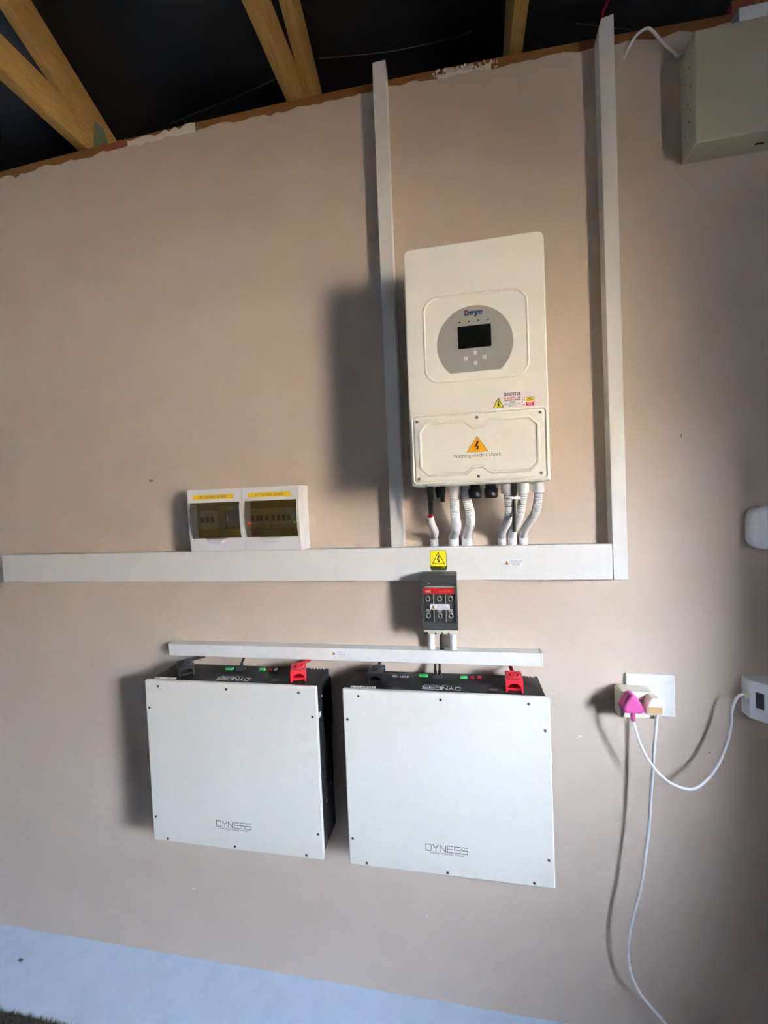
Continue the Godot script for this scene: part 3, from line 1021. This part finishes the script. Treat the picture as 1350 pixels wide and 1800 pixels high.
# outline in (x, z), drawn out along y
func add_profile_y(st: SurfaceTool, p: PackedVector2Array, y0: float, y1: float) -> void:
	st.set_smooth_group(-1)
	var n := p.size()
	for i in n:
		var a := p[i]
		var b := p[(i + 1) % n]
		quad(st, Vector3(a.x, y0, a.y), Vector3(a.x, y1, a.y), Vector3(b.x, y1, b.y), Vector3(b.x, y0, b.y))
	var ids := Geometry2D.triangulate_polygon(p)
	for i in range(0, ids.size(), 3):
		var a := p[ids[i]]
		var b := p[ids[i + 1]]
		var c := p[ids[i + 2]]
		if (b - a).cross(c - a) < 0.0:
			var t := b
			b = c
			c = t
		tri(st, Vector3(a.x, y1, a.y), Vector3(b.x, y1, b.y), Vector3(c.x, y1, c.y))
		tri(st, Vector3(a.x, y0, a.y), Vector3(c.x, y0, c.y), Vector3(b.x, y0, b.y))

# ---------------------------------------------------------------- fuse isolator
func build_isolator() -> void:
	var t := thing("fuse_isolator", "dark grey fuse isolator with red strip and clear cover", "fuse isolator", Vector3(0.2315, 1.219, 0))
	var st := start()
	add_box(st, Vector3(-0.047, 0.0, 0.0), Vector3(0.047, 0.138, 0.06))
	obj("base", st, M.grey_panel, t)
	st = start()
	add_round_box(st, Vector3(0.0, 0.0055, 0.081), Vector3(0.094, 0.013, 0.042), 0.002, 1)
	var shroud := obj("terminal_shroud", st, M.cream, t)
	for nx in [-0.045, -0.0405, -0.016, 0.003, 0.021]:
		st = start()
		add_box(st, Vector3(nx, -0.0012, 0.09), Vector3(nx + 0.0045, 0.005, 0.1024))
		obj("notch_shade", st, M.black_plastic, shroud)  # solid black boxes, painting the shade of notches onto the shroud
	# cover with a recessed front: bars round a well
	st = start()
	add_round_box(st, Vector3(0.0, 0.0915, 0.0735), Vector3(0.1005, 0.159, 0.051), 0.002, 1)
	var c := obj("cover", st, M.dark_grey, t)
	st = start()
	add_plate(st, PackedVector2Array([Vector2(-0.0505, 0.147), Vector2(0.0505, 0.147), Vector2(0.0505, 0.171), Vector2(-0.0505, 0.171)]), 0.098, 0.11, 0.003)
	obj("handle_bar", st, M.dark_grey, c)
	st = start()
	add_plate(st, rect(-0.0505, 0.0125, 0.0505, 0.0345), 0.098, 0.108, 0.003)
	obj("lower_bar", st, M.dark_grey, c)
	for s in [-1, 1]:
		st = start()
		add_plate(st, rect(s * 0.0475 - 0.003, 0.0345, s * 0.0475 + 0.003, 0.147), 0.098, 0.107, 0.002)
		obj("side_rail", st, M.dark_grey, c)
	for x in [-0.0165, 0.0175]:
		st = start()
		add_plate(st, rect(x - 0.0012, 0.036, x + 0.0012, 0.115), 0.0985, 0.1055, 0.0006)
		obj("rib", st, M.grey_panel, c)
	st = start()
	add_plate(st, rect(-0.0445, 0.1155, 0.0435, 0.1325), 0.0985, 0.1055, 0.0008)
	var rs := obj("red_strip", st, M.red_strip, c)
	text(rs, "GRL", -0.030, 0.1198, 0.0165, 0.0072, 0.1056, M.print_white, true)
	text(rs, "DNH1CR-160", 0.017, 0.1206, 0.032, 0.0054, 0.1056, mat(srgb(226, 120, 110), 0.5, 0.3))
	st = start()
	add_box(st, Vector3(-0.041, 0.1335, 0.0985), Vector3(0.044, 0.1365, 0.103))
	obj("clear_edge", st, M.metal, c)
	for x in [-0.0325, 0.0005, 0.0315]:
		for y in [0.101, 0.0525]:
			st = start()
			var ring := PackedVector2Array()
			for i in 16:
				ring.append(Vector2(x + cos(TAU * i / 16) * 0.0052, y + sin(TAU * i / 16) * 0.0075))
			add_ridge(st, ring, 0.0985, 0.0034, 0.0055)
			obj("test_slot", st, M.metal, c)
			var inner := PackedVector2Array()
			for q in ring:
				inner.append(Vector2(x, y) + (q - Vector2(x, y)) * 0.7)
			flat("slot_shade", inner, 0.0986, 0.0008, M.print_black, c)  # flat black disc, shade of the opening put in as colour
		st = start()
		add_box(st, Vector3(x - 0.006, 0.063, 0.0985), Vector3(x + 0.006, 0.071, 0.102))
		obj("fuse_tag", st, M.grey_panel, c)
	st = start()
	add_box(st, Vector3(-0.0275, 0.145, 0.109), Vector3(-0.0262, 0.1505, 0.1115))
	obj("seal_pin", st, M.metal, c)
	var s2 := flat("white_sticker", rect(-0.0262, 0.0715, 0.029, 0.0868), 0.1058, 0.0005, M.sticker_white, c)
	warning(s2, -0.0235, -0.013, 0.0738, 0.0845, 0.1063, M.sticker_orange, 0.001)
	text(s2, "BATTERY DC", 0.0075, 0.0803, 0.025, 0.004, 0.1063, M.print_grey)
	text(s2, "FUSE ISOLATOR", 0.0075, 0.0742, 0.0315, 0.004, 0.1063, M.print_grey)
	for k in 2:
		var x: float = [0.199, 0.2645][k]
		var u := thing("conduit_stub", ["short white pipe under the isolator, left of the black cable", "short white pipe under the isolator, right of the black cable"][k], "conduit", Vector3(x, 1.1485, 0.024), "two white pipes under the isolator")
		var st3 := start()
		add_tube(st3, [Vector3(0, 0, 0), Vector3(0, 0.002, 0), Vector3(0, 0.03, 0.004), Vector3(0.001, 0.068, 0.012)], 0.0096, 14)
		obj("pipe", st3, M.conduit, u)
	var st4 := start()
	add_tube(st4, smooth([Vector3(0.2275, 1.149, 0.03), Vector3(0.2275, 1.18, 0.034), Vector3(0.23, 1.216, 0.04)], 4), 0.0036, 8)
	add_box(st4, Vector3(0.2235, 1.1485, 0.026), Vector3(0.2365, 1.1515, 0.034))
	tag(obj("black_cable", st4, M.black_plastic, self), "short black cable between the isolator and the lower trunking", "cable")

# ---------------------------------------------------------------- batteries
func build_batteries() -> void:
	var sm := screw_mesh(0.0036)
	var tooth := start()
	add_box(tooth, Vector3(-0.0022, 0.0, -0.005), Vector3(0.0022, 0.0035, 0.005))
	var tooth_mesh := done(tooth)
	for k in 2:
		var x0: float = [-0.6852, -0.048][k]
		var y0: float = [0.5675, 0.566][k]
		var t := thing("battery", ["white-fronted wall battery on the left, below the breaker boxes", "white-fronted wall battery on the right, below the fuse isolator"][k], "battery", Vector3(x0, y0, 0), "two wall-mounted batteries")
		var st := start()
		add_round_box(st, Vector3(0.28, 0.2535, 0.087), Vector3(0.545, 0.507, 0.134), 0.002, 1)
		var body := obj("casing", st, M.battery_black, t)
		st = start()
		add_plate(st, round_rect(0, 0, 0.56, 0.511, 0.005, 3), 0.1545, 0.165, 0.0035)
		var f := obj("front_panel", st, M.battery_white, t)
		for q in [[0.047, 0.493], [0.277, 0.493], [0.506, 0.493], [0.0125, 0.424], [0.5455, 0.424], [0.0125, 0.078], [0.5455, 0.077], [0.051, 0.0105], [0.279, 0.0105], [0.507, 0.0105]]:
			obj("screw", sm, M.screw_dark, f, Vector3(q[0], q[1], 0.165))
		obj("lettering", square_word("DYNESS", 0.2215, 0.068, 0.118, 0.0175, 0.0018), M.print_grey, f, Vector3(0, 0, 0.165))
		text(f, "ENERGY STORAGE SYSTEM", 0.2795, 0.0598, 0.093, 0.0052, 0.165, M.print_grey)
		# wall rail and side lug
		st = start()
		add_box(st, Vector3(0.03, 0.40, 0.0), Vector3(0.53, 0.47, 0.02))
		add_box(st, Vector3(0.03, 0.06, 0.0), Vector3(0.53, 0.1, 0.02))
		obj("wall_rail", st, M.battery_black, t)
		st = start()
		add_box(st, Vector3(0.5525, 0.33, 0.02), Vector3(0.5565, 0.482, 0.05))
		obj("side_bracket", st, M.battery_black, t)
		if k == 0:
			st = start()
			add_box(st, Vector3(0.5526, 0.405, 0.118), Vector3(0.5545, 0.418, 0.149))
			obj("side_label", st, M.steel, t)
			for q in [[0.455, 0.1], [0.16, 0.06], [0.13, 0.1]]:
				st = start()
				add_round_box(st, Vector3(0.5533, q[0], q[1]), Vector3(0.0025, 0.006, 0.006), 0.001, 1)
				obj("screw", st, M.metal, t)
		# top: vents, lettering, sockets
		for j in 11:
			obj("vent_tooth", tooth_mesh, M.battery_white, body, Vector3(0.022 + j * 0.0068, 0.507, 0.1435))
		for j in 5:
			var v := obj("vent_tooth", tooth_mesh, M.battery_white, body, Vector3(0.495 + j * 0.0105, 0.507, 0.026))
			v.rotation.y = 0.5
			v.scale = Vector3(0.8, 0.3, 1.2)
		var word := obj("lettering", square_word("DYNESS", -0.052, -0.0085, 0.108, 0.018, 0.0022), M.print_white, body, Vector3(0.278, 0.5071, 0.124))
		word.basis = Basis(Vector3(-1, 0, 0), Vector3(0, 0, 1), Vector3(0, 1, 0))
		var sub := text(body, "ENERGY STORAGE SYSTEM", 0, 0, 0.07, 0.006, 0, M.grey_panel)
		lay_on_top(sub, Vector3(0.262, 0.5072, 0.107))
		if k == 1:
			lay_on_top(text(body, "BX51100", 0, 0, 0.05, 0.0125, 0, M.print_white), Vector3(0.152, 0.5072, 0.058))
			lay_on_top(text(body, "Lithium Battery", 0, 0, 0.08, 0.009, 0, M.grey_panel), Vector3(0.135, 0.5072, 0.036))
		for q in ([[0.225, 0.056, 0.027, M.green, "terminal_plug"], [0.338, 0.052, 0.02, M.green, "switch_block"], [0.366, 0.05, 0.011, M.red_strip, "reset_button"], [0.383, 0.048, 0.009, M.battery_white, "indicator"]] if k == 0 else [[0.221, 0.05, 0.027, M.green, "terminal_plug"], [0.340, 0.052, 0.02, M.green, "switch_block"], [0.365, 0.052, 0.009, M.red_strip, "reset_button"], [0.385, 0.05, 0.012, M.print_red, "indicator"]]):
			st = start()
			add_round_box(st, Vector3(q[0], 0.5095, q[1]), Vector3(q[2], 0.006, 0.012), 0.001, 1)
			obj(q[4], st, q[3], body)
		st = start()
		add_box(st, Vector3(0.405 + k * 0.005, 0.507, 0.118), Vector3(0.425 + k * 0.005, 0.509, 0.134))
		obj("cover_flap", st, M.black_plastic, body)
		st = start()
		add_box(st, Vector3(0.25 + k * 0.0, 0.507, 0.046), Vector3(0.278, 0.516, 0.062))
		obj("network_socket", st, M.dark_grey, body)
		# data cables
		for c in (1 if k == 0 else 2):
			var cx: float = x0 + [0.267, 0.257 + c * 0.013][k]
			st = start()
			add_tube(st, smooth([Vector3(cx, y0 + 0.5155, 0.054), Vector3(cx, y0 + 0.53, 0.05), Vector3(cx - 0.001, 1.1085, 0.028)], 4), [0.0055, 0.0055, 0.0055, 0.0045, 0.0034, 0.0034, 0.0034, 0.0034, 0.0034], 8)
			tag(obj("data_cable", st, M.black_plastic, self), ["black data cable rising from the left battery", "left one of two black data cables on the right battery", "right one of two black data cables on the right battery"][k + c], "cable", "black data cables above the batteries")
		# power plugs
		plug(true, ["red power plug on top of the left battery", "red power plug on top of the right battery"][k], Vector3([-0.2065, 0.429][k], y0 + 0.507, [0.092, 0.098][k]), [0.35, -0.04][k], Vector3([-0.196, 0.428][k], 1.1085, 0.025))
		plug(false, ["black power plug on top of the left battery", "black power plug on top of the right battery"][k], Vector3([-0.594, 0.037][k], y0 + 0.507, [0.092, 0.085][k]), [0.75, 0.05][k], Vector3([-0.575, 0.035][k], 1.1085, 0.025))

func lay_on_top(o: MeshInstance3D, at: Vector3) -> void:
	var b := o.mesh.get_aabb()
	var s := o.scale
	o.position = Vector3.ZERO
	o.transform = Transform3D(Basis(Vector3(-s.x, 0, 0), Vector3(0, 0, s.y), Vector3(0, s.z, 0)), at + Vector3(b.get_center().x * s.x, 0, -b.get_center().y * s.y))

# angled battery plug: a block with an arched mouth at the front, a dark disc painted as a hole on top and a cable behind
func plug(red: bool, label: String, at: Vector3, turn: float, into: Vector3) -> void:
	var m: Material = M.red_plastic if red else M.black_plastic
	var t := thing("power_plug", label, "power plug", at, "battery power plugs")
	t.rotation.y = turn
	var w := 0.0225
	var arch := PackedVector2Array([Vector2(-w, 0.0), Vector2(-w + 0.004, 0.0)])
	for i in 13:
		var a := PI - PI * i / 12.0
		arch.append(Vector2(cos(a) * (w - 0.004), 0.009 + sin(a) * 0.016))
	arch.append(Vector2(w - 0.004, 0.0))
	arch.append(Vector2(w, 0.0))
	arch.append(Vector2(w, 0.034))
	arch.append(Vector2(-w, 0.034))
	var st := start()
	add_plate(st, arch, -0.014, 0.036)
	obj("hood", st, m, t)
	st = start()
	add_round_box(st, Vector3(0, 0.0168, -0.022), Vector3(w * 2, 0.0336, 0.018), 0.003, 2)
	var b := obj("housing", st, m, t)
	st = start()
	add_box(st, Vector3(-w + 0.004, 0.0, -0.013), Vector3(w - 0.004, 0.006, 0.022))
	obj("inner_tongue", st, m, t)
	st = start()
	var ring := PackedVector2Array()
	for i in 20:
		ring.append(Vector2(cos(TAU * i / 20), sin(TAU * i / 20)) * 0.0155)
	add_ridge(st, ring, 0.0, 0.005, 0.004)
	var rg := obj("collar", st, m, b, Vector3(0, 0.0338, 0.004))
	rg.rotation.x = -PI / 2
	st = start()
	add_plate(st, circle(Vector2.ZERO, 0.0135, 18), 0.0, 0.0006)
	var hole := obj("hole_shade", st, M.black_plastic if not red else mat(srgb(120, 10, 24), 0.5, 0.4), b, Vector3(0, 0.0341, 0.004))  # flat disc; shade inside the hole is put into its dark colour
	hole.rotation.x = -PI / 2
	st = start()
	add_tube(st, [Vector3(0, 0.0341, 0.004), Vector3(0, 0.037, 0.004), Vector3(0, 0.039, 0.004)], [0.0075, 0.0075, 0.004], 12)
	obj("bolt_cap", st, m, b)
	var inv := t.transform.affine_inverse()
	st = start()
	add_tube(st, smooth([Vector3(0, 0.02, -0.028), Vector3(0, 0.024, -0.04), inv * (into + Vector3(0, -0.006, 0)), inv * into], 5), 0.0056, 10)
	obj("cable", st, M.red_cable if red else M.black_plastic, t)

# ---------------------------------------------------------------- socket and plugs
func build_socket() -> void:
	var t := thing("wall_socket", "white square wall socket plate with plugs in it", "wall socket", Vector3(0.81, 1.024, 0))
	var st := start()
	add_plate(st, round_rect(-0.0635, -0.0605, 0.0635, 0.0605, 0.004, 3), 0.0, 0.011, 0.004)
	obj("frame", st, M.trunk, t)
	st = start()
	add_plate(st, rect(-0.052, -0.048, 0.058, 0.038), 0.011, 0.0135, 0.001)
	obj("socket_insert", st, M.trunk, t)
	var ad := thing("plug_adaptor", "cream double plug adaptor in the wall socket", "adaptor", Vector3(0.767, 1.0, 0.0136))
	st = start()
	var p := PackedVector2Array([Vector2(-0.053, -0.018)])
	for i in 9:
		var a := -PI / 2 + PI * i / 8.0
		p.append(Vector2(0.03 + cos(a) * 0.03, 0.0185 + sin(a) * 0.0365))
	p.append(Vector2(-0.047, 0.055))
	p.append(Vector2(-0.053, 0.049))
	add_plate(st, p, 0.0, 0.046, 0.003)
	obj("body", st, M.adaptor, ad)
	# pink plug
	var pk := thing("pink_plug", "pink triangular plug with white cord looping to the right", "plug", Vector3(0.736, 1.03, 0.06))
	st = start()
	add_plate(st, rounded_tri(0.027, 0.0255, 0.0105), 0.0, 0.036, 0.007)
	obj("body", st, M.pink, pk)
	st = start()
	add_tube(st, [Vector3(0, -0.018, 0.026), Vector3(0, -0.03, 0.026), Vector3(0.001, -0.042, 0.026)], [0.0066, 0.006, 0.0052], 10)
	obj("strain_relief", st, M.pink, pk)
	var path := []
	var xs := [[0.737, 0.987], [0.742, 0.962], [0.752, 0.928], [0.769, 0.889], [0.795, 0.849], [0.828, 0.819], [0.866, 0.804], [0.895, 0.809], [0.925, 0.835], [0.95, 0.866], [0.967, 0.9], [0.982, 0.938], [0.991, 0.975], [0.994, 1.005], [1.004, 1.03], [1.018, 1.044], [1.034, 1.046]]
	var zs := [0.088, 0.088, 0.085, 0.083, 0.08, 0.077, 0.074, 0.071, 0.066, 0.06, 0.055, 0.05, 0.046, 0.042, 0.038, 0.032, 0.028]
	for i in xs.size():
		path.append(Vector3(xs[i][0], xs[i][1], zs[i]) - pk.position)
	st = start()
	add_tube(st, smooth(path, 5), 0.0038, 10)
	obj("cord", st, M.conduit, pk)
	# white plug
	var wp := thing("white_plug", "white plug with tan sticker, its cord hanging down", "plug", Vector3(0.79, 1.027, 0.06))
	st = start()
	add_plate(st, PackedVector2Array([Vector2(-0.0205, -0.02), Vector2(0.0195, -0.02), Vector2(0.0215, 0.002), Vector2(0.009, 0.026), Vector2(-0.007, 0.026), Vector2(-0.0205, 0.002)]), 0.0, 0.03, 0.004)
	obj("body", st, M.adaptor, wp)
	flat("tan_sticker", rect(-0.0165, -0.0155, 0.0165, 0.003), 0.0301, 0.0006, M.cardboard, wp)
	path = []
	xs = [[0.8, 1.01, 0.075], [0.8, 0.986, 0.07], [0.795, 0.894, 0.063], [0.786, 0.766, 0.06], [0.78, 0.686, 0.06], [0.77, 0.604, 0.06], [0.756, 0.506, 0.06], [0.74, 0.438, 0.058], [0.728, 0.371, 0.054], [0.723, 0.304, 0.05], [0.7295, 0.239, 0.045], [0.751, 0.183, 0.04], [0.78, 0.142, 0.036], [0.812, 0.108, 0.04], [0.87, 0.05, 0.07], [0.93, 0.012, 0.12], [1.05, 0.006, 0.16]]
	for q in xs:
		path.append(Vector3(q[0], q[1], q[2]) - wp.position)
	st = start()
	add_tube(st, smooth(path, 5), 0.0038, 10)
	obj("cord", st, M.conduit, wp)

func rounded_tri(half: float, rise: float, r: float) -> PackedVector2Array:
	var p := PackedVector2Array()
	var cs := [Vector2(half - r, -rise + r + 0.006), Vector2(0, rise + 0.004 - r), Vector2(-half + r, -rise + r + 0.006)]
	var starts := [-PI / 2, PI / 6, PI * 5 / 6]
	var ends := [PI / 6, PI * 5 / 6, PI * 3 / 2]
	for k in 3:
		for i in 6:
			var a: float = lerpf(starts[k], ends[k], i / 5.0)
			p.append(cs[k] + Vector2(cos(a), sin(a)) * r)
	return p

# ---------------------------------------------------------------- other things on the wall
func build_wall_units() -> void:
	var t := thing("rounded_wall_unit", "white rounded wall unit at the right edge above the charger", "wall unit", Vector3(1.098, 1.494, 0))
	var st := start()
	add_plate(st, round_rect(-0.042, -0.057, 0.042, 0.057, 0.03, 7), 0.0, 0.033, 0.011)
	obj("shell", st, M.blue_white, t)
	flat("dark_window", round_rect(-0.008, 0.008, 0.02, 0.04, 0.003, 2), 0.0331, 0.0008, mat(srgb(34, 40, 62), 0.3), t)
	var u := thing("wall_charger", "white box with slanted side and dark panel at the right edge", "charger", Vector3(1.09, 1.035, 0))
	st = start()
	add_profile_y(st, PackedVector2Array([Vector2(-0.0485, 0.0), Vector2(0.06, 0.0), Vector2(0.06, 0.066), Vector2(-0.018, 0.066), Vector2(-0.0485, 0.034)]), -0.049, 0.053)
	var body := obj("case", st, M.blue_white, u)
	st = start()
	add_box(st, Vector3(-0.009, -0.022, 0.0), Vector3(0.008, 0.02, 0.0008))
	var pan := obj("dark_panel", st, mat(srgb(70, 72, 84), 0.35), body, Vector3(-0.0332, 0.006, 0.0502))
	pan.rotation.y = -atan2(0.032, 0.0305)
	st = start()
	add_round_box(st, Vector3(-0.0535, 0.01, 0.026), Vector3(0.012, 0.016, 0.016), 0.003, 2)
	obj("cord_entry", st, M.adaptor, u)
	# cream enclosure, top right
	var c := thing("electrical_enclosure", "cream metal enclosure high on the wall at the top right", "enclosure", Vector3(0.917, 2.478, 0))
	st = start()
	add_round_box(st, Vector3(0.25, 0.137, 0.0375), Vector3(0.5, 0.274, 0.075), 0.004, 2)
	var eb := obj("box", st, M.cream, c)
	var rng := RandomNumberGenerator.new()
	rng.seed = 9
	for k in 7:
		st = start()
		add_box(st, Vector3(-0.0005, -0.004, -0.0012), Vector3(0.0, 0.004, 0.0012))
		var sc := obj("scratch", st, M.print_grey, eb, Vector3(0.0001, 0.05 + k * 0.026 + rng.randf_range(-0.006, 0.006), rng.randf_range(0.02, 0.06)))
		sc.rotation.x = rng.randf_range(-0.5, 0.2)
	st = start()
	add_box(st, Vector3(0.155, -0.0004, 0.03), Vector3(0.175, 0.0, 0.036))
	obj("knockout_slot", st, M.print_black, eb)
	var tp := thing("trunking_offcut", "open-ended white trunking offcut lying on the cream enclosure", "cable trunking", Vector3(1.027, 2.7535, 0.012))
	st = start()
	add_box(st, Vector3(0, 0, 0), Vector3(0.35, 0.003, 0.045))
	add_box(st, Vector3(0, 0.043, 0), Vector3(0.35, 0.046, 0.045))
	add_box(st, Vector3(0, 0.003, 0), Vector3(0.35, 0.043, 0.003))
	add_box(st, Vector3(0, 0.003, 0.042), Vector3(0.35, 0.043, 0.045))
	obj("channel", st, M.blue_white, tp)
	var bk := thing("roof_brick", "reddish brick above the trunking offcut at the top right", "brick", Vector3(1.045, 2.8, -0.08))
	st = start()
	add_round_box(st, Vector3(0.12, 0.04, 0.04), Vector3(0.24, 0.08, 0.075), 0.004, 2)
	obj("brick_face", st, M.brick, bk)
	# loose white cable
	st = start()
	var pts := []
	for q in [[0.78, 2.78, -0.004], [0.788, 2.802, 0.004], [0.807, 2.828, 0.012], [0.831, 2.838, 0.016], [0.846, 2.827, 0.018], [0.871, 2.786, 0.02], [0.896, 2.757, 0.02], [0.904, 2.745, 0.02], [0.9165, 2.752, 0.02]]:
		pts.append(Vector3(q[0], q[1], q[2]))
	add_tube(st, smooth(pts, 6), 0.0036, 8)
	tag(obj("loose_cable", st, M.trunk, self), "loose white cable bent over the wall top beside the cream enclosure", "cable")
